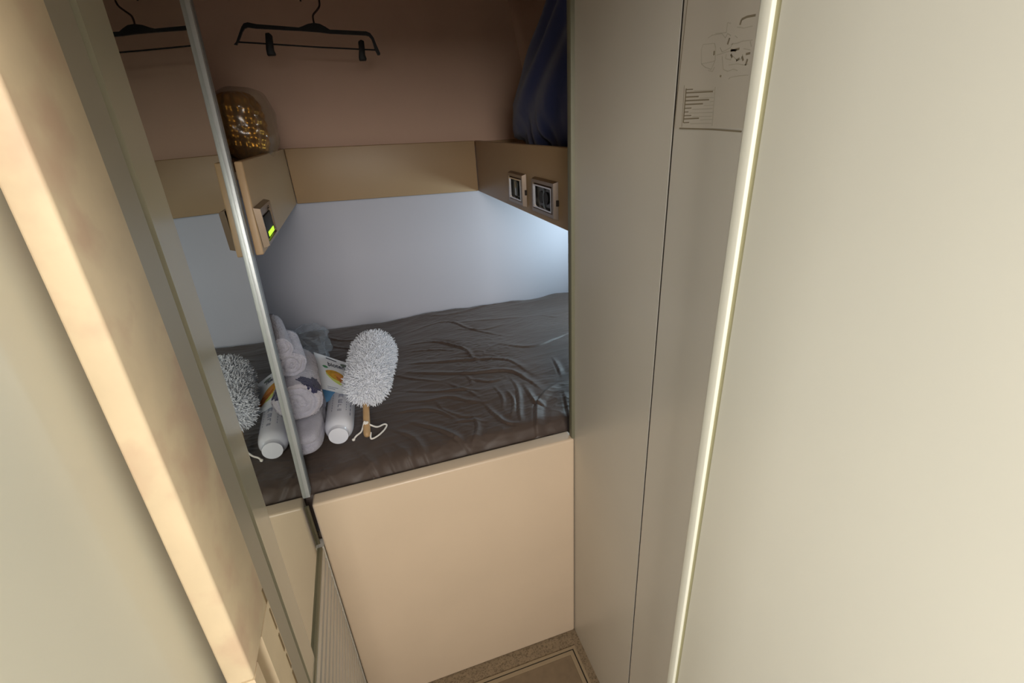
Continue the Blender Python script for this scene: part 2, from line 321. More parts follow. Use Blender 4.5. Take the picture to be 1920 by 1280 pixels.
def npn(x, y, s, seed, sx=1, sy=1):                                   # cheap smooth noise by summed sines
    r = np.random.default_rng(seed); o = np.zeros_like(x)
    for k in range(14):
        a = r.uniform(0, 2*math.pi); f = s*r.uniform(.6, 1.6); o += np.sin(f*(x*sx*math.cos(a)+y*sy*math.sin(a))+r.uniform(0, 6.28))
    return o/14**.5
Zg = .806+.0035*npn(Xg, Yg, 7, 1)+.0022*npn(Xg, Yg, 22, 2, .6, 1.4)
w1 = npn(Xg, Yg, 10, 3)*.35
Zg += .0016*(1-np.abs(npn(Xg+.02*w1, Yg+.03*w1, 42, 4, .35, 1.5)))*(1+npn(Xg, Yg, 8, 9))*.8
Zg += .0010*np.maximum(0, 1-1.6*np.abs(npn(Xg+.03*w1, Yg+.04*w1, 75, 5, .4, 1.4)))
Zg += .0007*np.maximum(0, 1-1.8*np.abs(npn(Xg+.02*w1, Yg+.04*w1, 150, 15, .5, 1.2)))*(1+npn(Xg, Yg, 12, 19))
for pl, h, wd in folds:
    P = [atz(*z8(*q), .81)[:2] for q in pl]; P = np.array(cat_rom([(p[0], p[1], 0) for p in P], 6))[:, :2]
    dmin = np.full(Xg.shape, 9.); tt = np.zeros_like(dmin); sg = np.zeros_like(dmin)
    for i in range(len(P)-1):
        a, b = P[i], P[i+1]; ab = b-a; L2 = ab@ab
        t = np.clip(((Xg-a[0])*ab[0]+(Yg-a[1])*ab[1])/L2, 0, 1); dx = Xg-a[0]-t*ab[0]; dy = Yg-a[1]-t*ab[1]; d = np.hypot(dx, dy)
        m_ = d < dmin; dmin = np.where(m_, d, dmin); tt = np.where(m_, (i+t)/(len(P)-1), tt); sg = np.where(m_, np.sign(ab[0]*dy-ab[1]*dx), sg)
    w = wd*.001*np.where(sg > 0, 1.9, .55)
    Zg += h*.0011*(.55*np.exp(-dmin/w)+.45*np.exp(-(dmin/w)**2))*np.sin(np.pi*np.clip(tt*.96+.02, 0, 1)) - h*.0004*np.exp(-((dmin-1.8*w)/w)**2)*np.sin(np.pi*tt)
dfr = np.maximum(Yg-.979, 0)
Zg -= .030*np.exp(-(dfr/.022)**1.6)+.006*np.exp(-dfr/.08)
Zg += .0035*np.exp(-(dfr/.05)**2)*npn(Xg, Yg, 60, 6, 1.5, .5)                     # gathers along the tucked front edge
dbk = np.maximum(edge-Yg, 0)
Zg -= .020*np.exp(-(dbk/.02)**1.6); Zg += .004*np.exp(-(dbk/.04)**2)*npn(Xg, Yg, 30, 8, 1.2, .6)
Zg += .006*np.clip((Xg-.1)/.4, 0, 1)*np.clip((Yg-1.5)/.4, 0, 1)
V = np.stack([Xg, Yg, Zg], -1).reshape(-1, 3); idx = np.arange(nx*ny).reshape(ny, nx)
Fq = np.stack([idx[:-1, :-1], idx[:-1, 1:], idx[1:, 1:], idx[1:, :-1]], -1).reshape(-1, 4).tolist()
ring = list(idx[0, :])+list(idx[1:, -1])+list(idx[-1, -2::-1])+list(idx[-2:0:-1, 0]); nb0 = len(V)
low = V[ring].copy(); low[:, 2] = .66
mid = V[ring].copy(); mid[:, 2] -= .02
V = np.vstack([V, mid, low]); n = len(ring)
Fq += [(ring[i], nb0+i, nb0+(i+1) % n, ring[(i+1) % n]) for i in range(n)]+[(nb0+i, nb0+n+i, nb0+n+(i+1) % n, nb0+(i+1) % n) for i in range(n)]
Fq.append(tuple(nb0+n+i for i in range(n)))
mt = obj('mattress', V, Fq, 'sheet', smooth=True)
tag(mt, 'bunk mattress in a creased dark taupe sheet behind the tan bed front', 'mattress')
def top(x, y):
    j = int(np.clip(np.searchsorted(xs, x), 0, nx-1)); i = int(np.clip(round((y-.979)/(2.005-(x+.3)*.055-.979)*(ny-1)), 0, ny-1)); return Zg[i, j]

# ------------------------------------------------------------------ shelf with its three fascias
def zsh(x): return -.0267*(x-.466)
XFR, XFL, YB = .466, -.208, 1.90
sh = thing('wall_shelf', 'tan shelf wrapping round three sides above the bunk', 'shelf', (.13, 1.9, 1.3))
def fq(nm, a, b, zb, zt, off):        # vertical board from a to b in plan, thickness vector off
    a = np.array(a, float); b = np.array(b, float)
    V4 = [(a[0], a[1], zb+zsh(a[0])), (b[0], b[1], zb+zsh(b[0])), (b[0], b[1], zt+zsh(b[0])), (a[0], a[1], zt+zsh(a[0]))]
    return prism(nm, V4, off, 'fascia', sh, bevel=.003, seg=3)
fq('fascia', (XFL+.0015, YB), (XFR-.0015, YB), 1.304, 1.488, (0, .014, 0))
fq('fascia', (XFR, .958), (XFR, YB+.012), 1.302, 1.488, (.014, 0, 0))
y_b, y_t = ed(1.322)+.028, ed(1.506)+.028
prism('fascia', [(XFL, y_b, 1.304+zsh(XFL)), (XFL, YB+.012, 1.304+zsh(XFL)), (XFL, YB+.012, 1.488+zsh(XFL)), (XFL, y_t, 1.488+zsh(XFL))], (-.016, 0, 0), 'fascia', sh, bevel=.003, seg=3)
obj('shelf_board', [(XFR+.015, .958, 1.456), (.985, .958, 1.456), (.985, 1.913, 1.456), (XFR+.015, 1.913, 1.456)]+[(XFR+.015, .958, 1.47), (.985, .958, 1.47), (.985, 1.913, 1.47), (XFR+.015, 1.913, 1.47)], boxg((0, 0, 0), (1, 1, 1))[1], 'fascia', sh)
obj('shelf_board', *boxg((-.72, 1.16, 1.47), (XFL-.017, 1.913, 1.485)), 'fascia', sh)
obj('shelf_board', *boxg((-.72, 1.9155, 1.4705), (.985, 1.953, 1.4825)), 'fascia', sh)

# ------------------------------------------------------------------ sockets on the right fascia
def ring_frame(x0, x1, y0, y1, z0, z1, t, fx, sgn):
    """bevelled picture-frame: outer edge at x0, raised ridge at x1, back to the opening"""
    V = []; lev = [(0, x0), (t*.25, x1), (t*.75, x1), (t, x0+(x1-x0)*.45)]
    for ins, x in lev: V += [(x, y0+ins, z0+ins), (x, y1-ins, z0+ins), (x, y1-ins, z1-ins), (x, y0+ins, z1-ins)]
    Fc = [(l*4+k, l*4+(k+1) % 4, (l+1)*4+(k+1) % 4, (l+1)*4+k) for l in range(3) for k in range(4)]
    return V, Fc
def disc(c, r, ax, depth, seg=24):
    c = np.array(c, float); d = np.zeros(3); d[ax] = depth; return tubeg([c, c+d], r, seg)
def socket(y0, y1, label, twin):
    z0, z1 = 1.319, 1.410
    r = thing('socket', label, 'socket', (XFR, (y0+y1)/2, z0), 'metal framed sockets on the right fascia')
    V, Fc = ring_frame(XFR-.0005, XFR-.012, y0, y1, z0, z1, .016, 0, 1)
    o = obj('outer_frame', V, Fc, 'bronze', r)
    V, Fc = ring_frame(XFR-.004, XFR-.0135, y0+.015, y1-.015, z0+.014, z1-.014, .007, 0, 1)
    obj('inner_frame', V, Fc, 'chrome', r)
    box('insert', (XFR-.005, y0+.019, z0+.017), (XFR-.0005, y1-.019, z1-.017), 'sockin', r)
    cy = (y0+y1)/2
    if twin:
        obj('socket_well', *merge([disc((XFR-.0085, cy-.0165, 1.3645), .0155, 0, .0035), disc((XFR-.0085, cy+.0165, 1.3645), .0155, 0, .0035)]), 'blackpl', r)
        box('insert_bar', (XFR-.009, cy-.0015, z0+.019), (XFR-.0052, cy+.0015, z1-.019), mat('bar_grey', (86, 92, 96), .3), r)
    else:
        box('rocker', (XFR-.010, cy-.012, z0+.024), (XFR-.0052, cy+.012, z1-.024), mat('rocker_grey', (70, 72, 68), .15, coat=.5), r, bevel=.003)
    box('pry_notch', (XFR-.006, y0-.004, 1.353), (XFR-.0005, y0+.001, 1.367), 'gap', r)
    return r
socket(1.329, 1.470, 'single metal framed socket on the right fascia, the one further from the corridor', False)
socket(1.098, 1.258, 'wide metal framed twin socket on the right fascia, nearest the bulkhead', True)
# control panel on the left fascia
cp = thing('control_panel', 'bronze framed control panel with green lit display on the left fascia', 'control panel', (XFL, 1.18, 1.333))
V, Fc = ring_frame(XFL+.0005, XFL+.013, 1.118, 1.270, 1.333, 1.416, .013, 0, 1)
obj('frame', V, Fc, 'bronze', cp)
box('insert', (XFL+.0005, 1.130, 1.345), (XFL+.007, 1.258, 1.404), 'bronze', cp)
box('screen_block', (XFL+.007, 1.155, 1.347), (XFL+.010, 1.254, 1.392), 'blackpl', cp, bevel=.001)
box('keypad', (XFL+.0072, 1.132, 1.350), (XFL+.009, 1.150, 1.400), 'blackpl', cp)
box('display', (XFL+.0102, 1.160, 1.3485), (XFL+.0112, 1.238, 1.3585), 'glow', cp)
obj('button', *disc((XFL+.0075, 1.250, 1.400), .003, 0, .003, 12), 'chrome', cp)
obj('button', *disc((XFL+.0102, 1.249, 1.3495), .002, 0, .002, 12), 'chrome', cp)

# ------------------------------------------------------------------ laminated diagram on the near panel
XD = XR-.001
dg = thing('laminated_sheet', 'laminated sheet with a faded line drawing and list, taped to the right panel', 'notice', (XR, .5, 1.52))
box('sheet', (XD, .400, 1.527), (XR-.0002, .6075, 1.83), 'paper', dg)
def stroke(q, w, x=XD-.0003):
    P = [atx(a, b, x) for a, b in q]; parts = []
    for a, b in zip(P[:-1], P[1:]):
        d = b-a; L = np.linalg.norm(d)
        if L < 1e-6: continue
        nrm = np.cross(d/L, [1, 0, 0])*w/2; V = [a-nrm, a+nrm, b+nrm, b-nrm]
        V = V+[v+np.array([.0002, 0, 0]) for v in V]; parts.append((V, boxg((0, 0, 0), (1, 1, 1))[1]))
    return parts
ps = []
rows = [(165, 12, 0), (171, 50, 1), (179, 24, 1), (186, 44, 1), (193, 33, 1), (200, 12, 0), (207, 7, 0), (214, 13, 0), (220, 28, 1), (227, 10, 0)]
for i, (y, L, s) in enumerate(rows):
    x0 = 1287-(y-165)*.085; ps += stroke([(x0, y+3), (x0+L, y+3-L*.05)], .0016 if s else .0012)
ps += stroke([(1286.5, 166), (1281, 230)], .002)
obj('list_print', *merge(ps), 'print', dg)
ps = []
for i, (y, L, s) in enumerate(rows):
    x0 = 1287-(y-165)*.085
    ps += stroke([(x0+L+2, y+5), (1339-(y-165)*.085, y+4)], .0007)
ps += stroke([(1341, 163), (1335, 236)], .0008)
obj('list_rules', *merge(ps), 'printsoft', dg)
def z5(x, y): return (1240+x/4.925, y/4.925)
dr1 = [[(385,410),(490,400),(500,440),(495,560),(460,640),(400,620),(370,590),(370,450),(385,410)], [(370,590),(470,570),(495,560)], [(430,350),(470,325),(560,310),(590,350)], [(500,310),(600,300),(610,210),(640,215)],
       [(510,510),(600,480),(700,460)], [(560,520),(570,640),(610,660),(660,640),(700,650)], [(600,500),(590,540),(640,555),(650,500)], [(640,410),(700,400),(750,380),(840,370)], [(700,250),(760,260),(840,240)],
       [(640,715),(720,700),(800,695)], [(620,730),(635,715)], [(660,520),(700,560),(740,540),(750,500)], [(760,450),(820,460)], [(680,330),(700,350)], [(590,350),(610,310),(640,330)], [(430,650),(470,660),(490,620)], [(620,600),(700,590),(760,600),(800,590)], [(540,440),(560,480),(640,440),(660,400)], [(820,380),(830,430)]]
dr2 = [[(725,230),(740,180),(790,155),(870,140)], [(610,410),(630,350)], [(640,470),(720,450)], [(640,460),(690,468)], [(775,605),(795,545)], [(780,500),(820,490)], [(484,510),(488,470)], [(540,700),(552,705)], [(745,520),(755,560)], [(690,560),(720,540)], [(640,500),(655,530)]]
obj('drawing_print', *merge([s for q in dr1 for s in stroke([z5(*p) for p in q], .0008)]), 'printsoft', dg)
obj('drawing_marks', *merge([s for q in dr2 for s in stroke([z5(*p) for p in q], .0022)]), 'print', dg)
obj('lamination_edge', *merge(stroke([z5(165, 1185), z5(470, 1195), z5(740, 1215)], .0018)+stroke([(1264, 238), (1276, 120), (1290, -8)], .0012)+stroke([(1278, 238), (1283, 160)], .0006)), 'print', dg)

# ------------------------------------------------------------------ hanger and its rail
YH = 1.60
hg = thing('coat_hanger', 'black plastic trouser hanger with two clips hanging over the bunk', 'hanger', aty(588, 60, YH))
def hp(x, y): return aty(x, y, YH)
def z1(x, y): return (480+x/6., y/6.)
# flat bar with a humped middle and a drooping end, extruded; the far end mirrors the near one
upper = [(-95,250),(0,270),(480,308),(520,295),(580,268),(650,256),(720,268),(780,300),(830,332),(1240,352),(1285,372),(1325,425),(1350,490),(1398,600)]
lower = [(1395,618),(1370,620),(1335,550),(1300,440),(1270,405),(1230,396),(830,376),(700,360),(500,345),(0,318),(-95,305)]
mirL = [(-140,262),(-165,300),(-190,370),(-225,470),(-250,500)]; mirL2 = [(-215,505),(-180,430),(-155,360),(-130,320)]
poly = [hp(*z1(*q)) for q in mirL[::-1]+upper+lower+mirL2[::-1]]
hb = prism('bar', poly, (0, .009, 0), 'blackpl', hg)
tube('clip_rail', [hp(*z1(*q))+np.array([0, .0045, 0]) for q in ((-205, 470), (0, 482), (700, 528), (1345, 560))], .0019, 'blackpl', hg, 8)
hook = [hp(*z1(*q))+np.array([0, .0045, 0]) for q in ((652, 262), (640, 200), (645, 160), (685, 110), (712, 60), (708, -10), (695, -80), (655, -135), (600, -150), (545, -130), (510, -80), (497, -30), (500, 12))]
tube('hook', cat_rom(hook, 6), .0024, mat('hook_bronze', (52, 32, 24), .4, metal=.5), hg, 8)
for q in ([(105,375),(145,370),(178,395),(190,480),(198,560),(222,605),(215,622),(130,626),(115,560),(110,470)], [(1150,465),(1180,448),(1215,465),(1222,540),(1228,620),(1245,665),(1240,682),(1165,682),(1158,640),(1160,560)]):
    c_ = prism('clip', [hp(*z1(*p))-np.array([0, .006, 0]) for p in q], (0, .021, 0), 'blackpl', hg, bevel=.0015)
rp = hp(*z1(600, -102))
rl = tube('hanging_rail', [np.array([-.72, YH+.0045, rp[2]]), np.array([.93, YH+.0045, rp[2]])], .008, 'rail', None, 16)
rl['label'] = 'slim steel clothes rail above the bunk that carries the hanger'; rl['category'] = 'rail'

# ------------------------------------------------------------------ things on the shelf
def blob(name, c, R, m, fn, parent=None, nu=96, nv=64, p=2.4):
    V = []; c = np.array(c, float)
    for j in range(nv+1):
        th = math.pi*j/nv
        for i in range(nu):
            ph = 2*math.pi*i/nu; d = np.array([math.sin(th)*math.cos(ph), math.sin(th)*math.sin(ph), math.cos(th)])
            k = (sum(abs(x)**p for x in d))**(-1/p); q = d*k; V.append(c+fn(q*np.array(R), q))
    Fc = [(j*nu+i, j*nu+(i+1) % nu, (j+1)*nu+(i+1) % nu, (j+1)*nu+i) for j in range(nv) for i in range(nu)]
    o = obj(name, V, Fc, m, parent, smooth=True)
    bm = bmesh.new(); bm.from_mesh(o.data); bmesh.ops.remove_doubles(bm, verts=bm.verts, dist=1e-6); bmesh.ops.recalc_face_normals(bm, faces=bm.faces); bm.to_mesh(o.data); bm.free(); return o
def navyfn(v, q):
    x, y, z = v; t = (z+.30)/.60                               # 0 base .. 1 top
    sx = 1.0-.42*max(0, t-.28)/.72; x2 = x*sx+.03*max(0, t-.25)
    fold = .010*math.sin(9*q[1]+7*q[2]+3*math.sin(4*q[0]))+.012*noise.noise(Vector(v)*9)
    if t < .22: fold += .012*math.sin(26*q[1]+14*q[0]+9*t)*(1-t/.22)*.8+.008*noise.noise(Vector(v)*32)
    kk = 1 if t < .22 else max(.42, 1-.52*((t-.22)/.40)**.9); y = -.285+(y+.285)*kk
    n = Vector(v).normalized(); r = np.array([x2, y, z])+np.array(n)*fold
    r[2] = max(r[2], -.282); return r
nv_ = blob('fabric_bag', (.635, 1.325, 1.755), (.150, .285, .30), 'navy', navyfn, p=4.5)
tag(nv_, 'plump navy blue cloth bag standing on the right shelf', 'bag')
gp = thing('gold_package', 'gold wrapped packet in clear film standing on the left shelf', 'package', (-.262, 1.60, 1.486))
def goldfn(v, q):
    a = math.atan2(q[1], q[0]); r = 1+.05*math.cos(a*14)+.03*math.sin(q[2]*22+a*3); return np.array([v[0]*r, v[1]*r, v[2]])
blob('gold_wrapper', (-.268, 1.60, 1.577), (.060, .075, .086), 'goldfoil', goldfn, gp, p=3)
def filmfn(v, q): return v*(1+.05*noise.noise(Vector(v)*22))+np.array(noise.noise_vector(Vector(v)*30))*.004
blob('clear_film', (-.258, 1.60, 1.580), (.080, .088, .092), 'filmwarm', filmfn, gp, p=3)

# ------------------------------------------------------------------ towels
def roll(name, A, B, rx, rz, m, turns=4.5, flat=0, seed=0, parent=None, groove=.007):
    A = np.array(A, float); B = np.array(B, float); d = B-A; L = np.linalg.norm(d); d /= L
    u = np.cross(d, [0, 0, 1]); u /= np.linalg.norm(u); w = np.cross(u, d); nu = 180; V = []; rings = []
    nr = 44; ns = 90
    def P(s, rr, a, cap=0):
        r_in = rr
        ex = abs(math.sin(a))**.0
        x = rx*r_in*math.cos(a); z = rz*r_in*math.sin(a)
        if z < -rz*(1-flat): z = -rz*(1-flat)
        wob = 1+.06*noise.noise(Vector((math.cos(a)*1.5, math.sin(a)*1.5, s*9+seed)))+.035*noise.noise(Vector((math.cos(a)*14, math.sin(a)*14, s*260+seed)))+.02*noise.noise(Vector((math.cos(a)*5, math.sin(a)*5, s*60+seed)))
        return A+d*(s+cap)+u*x*wob+w*z*wob
    for k in range(nr):                                          # near end with the spiral of the layers
        rr = (k+.5)/nr
        for i in range(nu):
            a = 2*math.pi*i/nu; ph = rr*turns-a/(2*math.pi)+.15*math.sin(2*a+seed); sp = .5+.5*math.cos(2*math.pi*ph)
            edge_ = max(0, 1-((rr-.86)/.14)**2) if rr > .86 else 1
            V.append(P(0, rr, a, groove*(sp**2)*(.4+.6*rr)+(.006*(1-edge_))+.002*noise.noise(Vector((rr*7, a*3, seed)))))
        rings.append(k)
    for k in range(ns+1):
        s = .004+(L-.008)*k/ns
        for i in range(nu):
            a = 2*math.pi*i/nu; lap = .06*max(0, 1-abs(((a-1.1+seed) % (2*math.pi))-.25)/.25); V.append(P(s, 1.0+lap*0.6, a))
    for k in range(nr, 0, -3):
        for i in range(nu): V.append(P(L, (k-.5)/nr, 2*math.pi*i/nu, .004*math.cos(k)))
    tot = len(V)//nu
    Fc = [(j*nu+i, j*nu+(i+1) % nu, (j+1)*nu+(i+1) % nu, (j+1)*nu+i) for j in range(tot-1) for i in range(nu)]
    Fc += [tuple(range(nu-1, -1, -1)), tuple(range((tot-1)*nu, tot*nu))]
    o = obj(name, V, Fc, m, parent, smooth=True); o.data.materials.append(M['towel'])
    for q in range(int(nr*.78)*nu): o.data.polygons[q].material_index = 1
    return o
# folded towel lying lowest: two soft rounded layers
def padfn(v, q):
    z = v[2]; s = 1+.0*z; groove = 1-.06*math.exp(-(z/.006)**2)
    return np.array([v[0]*groove+.004*noise.noise(Vector(v)*20), v[1]*groove, z+.003*noise.noise(Vector(v)*25+Vector((3, 1, 0)))])
t1 = blob('folded_towel', (-.247, 1.245, .848), (.054, .175, .036), 'towel', padfn, p=5)
tag(t1, 'light grey folded towel lying flat on the sheet under the printed towel', 'towel')
t2 = roll('rolled_towel', (-.236, 1.135, .936), (-.262, 1.345, .952), .064, .054, 'towelpat', 3.0, .12, 1, groove=.007)
nt = M['towelpat'].node_tree; bs = nt.nodes['Principled BSDF'].inputs['Base Color']; prev = bs.links[0].from_socket
tcn = nt.nodes.new('ShaderNodeTexCoord'); nn_ = nt.nodes.new('ShaderNodeTexNoise'); nn_.inputs['Scale'].default_value = 42; nn_.inputs['Detail'].default_value = 3
nt.links.new(tcn.outputs['Object'], nn_.inputs['Vector'])
for (px, py, z, rad) in ((580, 738, .985, .024), (594, 712, .985, .028), (599, 760, .955, .020), (544, 742, .985, .012)):
    c = atz(px, py, z)-np.array(t2.location)
    vd = nt.nodes.new('ShaderNodeVectorMath'); vd.operation = 'DISTANCE'; vd.inputs[1].default_value = tuple(c); nt.links.new(tcn.outputs['Object'], vd.inputs[0])
    ma = nt.nodes.new('ShaderNodeMath'); ma.operation = 'MULTIPLY_ADD'; ma.inputs[1].default_value = .075; nt.links.new(nn_.outputs['Fac'], ma.inputs[0]); nt.links.new(vd.outputs['Value'], ma.inputs[2])
    lt = nt.nodes.new('ShaderNodeMath'); lt.operation = 'LESS_THAN'; lt.inputs[1].default_value = rad+.050; nt.links.new(ma.outputs[0], lt.inputs[0])
    mx = nt.nodes.new('ShaderNodeMix'); mx.data_type = 'RGBA'; mx.inputs['B'].default_value = lin((44, 44, 82)); nt.links.new(prev, mx.inputs['A']); nt.links.new(lt.outputs[0], mx.inputs['Factor']); prev = mx.outputs['Result']
nt.links.new(prev, bs)
tag(t2, 'rolled towel with a navy blue print, on top of the folded towel', 'towel')
t3 = roll('rolled_towel', atz(547, 686, 1.028), atz(533, 640, 1.062), .036, .040, 'towel', 2.5, 0.1, 2.2, groove=.0065)
tag(t3, 'plain grey rolled towel on top of the printed towel, its coiled end showing', 'towel')
t4 = roll('rolled_towel', atz(529, 657, 1.082), atz(511, 609, 1.108), .025, .031, 'towel', 1.6, 0.05, 4.1, groove=.0065)
tag(t4, 'small grey rolled towel, topmost of the towel pile beside the mirror edge', 'towel')

# ------------------------------------------------------------------ clear plastic bag behind the towels
n = 44; V = []
ca = [atz(540, 622, .865), atz(590, 617, .835), atz(610, 662, .82), atz(600, 700, .83), atz(556, 700, .87)]
bc = np.mean(ca, 0)
def bagfn(v, q):
    s = Vector(v)*26; nn = np.array(noise.noise_vector(s)); n2 = np.array(noise.noise_vector(Vector(v)*60)); r = v+nn*.020+n2*.008; r[2] = max(r[2], -.040); return r
pb = blob('plastic_bag', (bc[0]-.005, bc[1]+.0, .853), (.072, .17, .046), 'film', bagfn, nu=44, nv=26, p=3)
for p in pb.data.polygons: p.use_smooth = False
tag(pb, 'crumpled clear plastic bag lying between the towels and the back wall', 'plastic bag')
# ------------------------------------------------------------------ bottle
bt = thing('bottle', 'white plastic bottle with round cap lying on the sheet beside the towels', 'bottle', (-.155, 1.15, .806))
bd = np.array([.010, .22, .004]); b0 = np.array([-.156, 1.083, .8385])
lathe('body', b0, bd, [(.0185, .022), (.0187, .0242), (.032, .0245), (.034, .0262), (.040, .0305), (.048, .0342), (.058, .0360), (.07, .0368), (.19, .0368), (.20, .036), (.205, .033), (.206, .02)], 'bottle', bt, 48)
lathe('cap', b0, bd, [(0, .012), (0.0, .0225), (.0008, .0248), (.003, .0262), (.016, .0266), (.018, .0258)], 'cap', bt, 48)
bdn = bd/np.linalg.norm(bd); bu = np.cross(bdn, [0, 0, 1]); bu /= np.linalg.norm(bu); bw = np.cross(bu, bdn)
def on_bottle(s, a, r=.0371): return b0+bdn*s+r*(math.sin(a)*bu+math.cos(a)*bw)     # a = angle from the top
def lab(rects, m, nm):
    parts = []
    for s0, s1, a0, a1 in rects:
        k = 5; Vq = []
        for rr in (.0366, .0372):
            for j in range(k+1):
                a = a0+(a1-a0)*j/k; Vq += [on_bottle(s0, a, rr), on_bottle(s1, a, rr)]
        o_ = 2*(k+1); Fc = []
        for j in range(k): Fc += [(2*j, 2*j+1, 2*j+3, 2*j+2), (o_+2*j, o_+2*j+2, o_+2*j+3, o_+2*j+1), (2*j, 2*j+2, o_+2*j+2, o_+2*j), (2*j+1, o_+2*j+1, o_+2*j+3, 2*j+3)]
        Fc += [(0, o_, o_+1, 1), (2*k, 2*k+1, o_+2*k+1, o_+2*k)]; parts.append((Vq, Fc))
    return obj(nm, *merge(parts), m, bt)
ltr = []
def glyph(s, a, segs): 
    for (u0, u1, v0, v1) in segs: ltr.append((s+u0, s+u1, a+v0, a+v1))
# upright letters running along the bottle: A E r then small print
glyph(.150, .05, [(0, .018, -.02, .02), (0, .018, .26, .30), (.014, .018, -.02, .30), (.007, .010, 0, .28)])
glyph(.122, .05, [(0, .018, -.02, .03), (0, .003, 0, .28), (.0075, .0105, 0, .24), (.015, .018, 0, .28)])
glyph(.100, .05, [(0, .014, -.02, .03), (.011, .014, 0, .22)])
for k in range(5): ltr.append((.082+.0*k, .092, .02+.06*k, .05+.06*k))
for k in range(7): ltr.append((.088+.013*k, .088+.013*k+.008, -.42, -.38)); ltr.append((.09+.012*k, .09+.012*k+.006, .62, .66))
for k in range(4): ltr.append((.075+.02*k, .088+.02*k, .95, 1.02))
lab(ltr, 'ink', 'label_print')
# ------------------------------------------------------------------ sachets
def quadpt(C, u, v): return (1-v)*((1-u)*C[0]+u*C[1])+v*((1-u)*C[3]+u*C[2])      # C: TL TR BR BL, v down
def sachet(name, C, m, label, bulge=.006):
    C = [np.array(c, float) for c in C]; N_ = np.cross(C[1]-C[0], C[3]-C[0]); N_ /= np.linalg.norm(N_); N_ = -N_ if N_[2] < 0 else N_
    n = 24; V = []
    for side in (1, -1):
        for j in range(n+1):
            for i in range(n+1):
                u, v = i/n, j/n; r = .03                          # rounded corners
                b_ = bulge*(max(0, math.sin(math.pi*min(1, max(0, (u-.06)/.88))))*max(0, math.sin(math.pi*min(1, max(0, (v-.10)/.84)))))**.5
                V.append(quadpt(C, u, v)+N_*(side*(b_+.0004)+.004*math.sin(3*u+1)*v*0+.002*noise.noise(Vector((u*3, v*3, 1)))))
    k = (n+1)**2; idq = lambda s, i, j: s*k+j*(n+1)+i
    Fc = [(idq(s, i, j), idq(s, i+1, j), idq(s, i+1, j+1), idq(s, i, j+1)) for s in (0, 1) for i in range(n) for j in range(n)]
    bnd = [(i, 0) for i in range(n)]+[(n, j) for j in range(n)]+[(n-i, n) for i in range(n)]+[(0, n-j) for j in range(n)]
    Fc += [(idq(0, *bnd[q]), idq(1, *bnd[q]), idq(1, *bnd[(q+1) % len(bnd)]), idq(0, *bnd[(q+1) % len(bnd)])) for q in range(len(bnd))]
    root = thing(name, label, 'sachet', tuple(np.mean(C, 0)-np.array([0, 0, .01]))); obj('foil', V, Fc, m, root, smooth=True).data.set_sharp_from_angle(angle=1.2)
    return root, C, N_, bulge
CS = [atz(588, 660, .948), atz(675, 688, .890), atz(678, 746, .868), atz(604, 729, .896)]
ss, C_, N_, bl = sachet('face_mask_sachet', CS, 'sachet', 'white face mask sachet with green leaf and almond picture leaning behind the bottle')
def onS(u, v, h=.0006):
    b_ = bl*(max(0, math.sin(math.pi*min(1, max(0, (u-.06)/.88))))*max(0, math.sin(math.pi*min(1, max(0, (v-.10)/.84)))))**.5
    return quadpt(C_, u, v)+N_*(b_+.0006+h+.002*noise.noise(Vector((u*3, v*3, 1))))
def fan(poly_, m, nm, h=.0006):
    c = np.mean(poly_, 0); V, Fc = [], []; L = [0, .5, 1]; n = len(poly_)
    V = [onS(*c, h)]
    for t in (.5, 1): V += [onS(*(c+(np.array(p)-c)*t), h) for p in poly_]
    for i in range(n): j = (i+1) % n; Fc += [(0, 1+i, 1+j), (1+i, 1+n+i, 1+n+j, 1+j)]
    k = len(V); V += [p-N_*.0004 for p in V]; Fc += [tuple(reversed([q+k for q in f])) for f in Fc]+[(1+n+i, 1+n+(i+1) % n, k+1+n+(i+1) % n, k+1+n+i) for i in range(n)]
    return obj(nm, V, Fc, m, ss)
def ell(cu, cv, a, b, rot, n=22, tip=0): 
    P = []
    for i in range(n):
        t = 2*math.pi*i/n; x = a*math.cos(t); y = b*math.sin(t)*(1-tip*abs(math.cos(t))**3); P.append((cu+x*math.cos(rot)-y*math.sin(rot), cv+x*math.sin(rot)+y*math.cos(rot)))
    return P
fan(ell(.19, .37, .065, .035, .30, tip=.7), 'green', 'leaf_mark')
fan(ell(.635, .17, .085, .06, 0), mat('badge_green', (96, 112, 100), .5), 'badge')
fan([(.25, .05), (.48, .07), (.48, .095), (.25, .075)], 'darkink', 'tear_strip')
fan(ell(.46, .66, .31, .13, .38, tip=.4), 'lime', 'stem_print', .0004)
fan(ell(.42, .58, .26, .12, .30, tip=.5), 'gold', 'honey_print', .0008)
fan(ell(.58, .70, .20, .075, .45, tip=.6), 'almond', 'almond_print', .0012)
fan(ell(.52, .60, .17, .05, .40, tip=.6), mat('almond_light', (206, 140, 78), .5), 'almond_print', .0016)
fan(ell(.68, .80, .13, .06, .5, tip=.6), 'almond', 'almond_print', .0016)
for k in range(2): fan([(.15, .90+.035*k), (.42-.08*k, .90+.035*k), (.42-.08*k, .91+.035*k), (.15, .91+.035*k)], 'ink', 'small_print')
tc_ = bpy.data.curves.new('t', 'FONT'); tc_.body = 'bioten'; tc_.size = 1; tc_.offset = .012; to = bpy.data.objects.new('t', tc_); COL.objects.link(to)
dgp = bpy.context.evaluated_depsgraph_get(); tm = bpy.data.meshes.new_from_object(to.evaluated_get(dgp)); bpy.data.objects.remove(to)
bm = bmesh.new(); bm.from_mesh(tm); bmesh.ops.triangulate(bm, faces=bm.faces)
tw = max(v.co.x for v in bm.verts); V = [onS(.255+v.co.x/tw*.375, .33-v.co.y*.185, .0016) for v in bm.verts]; Fc = [[v.index for v in f.verts] for f in bm.faces]; bm.free()
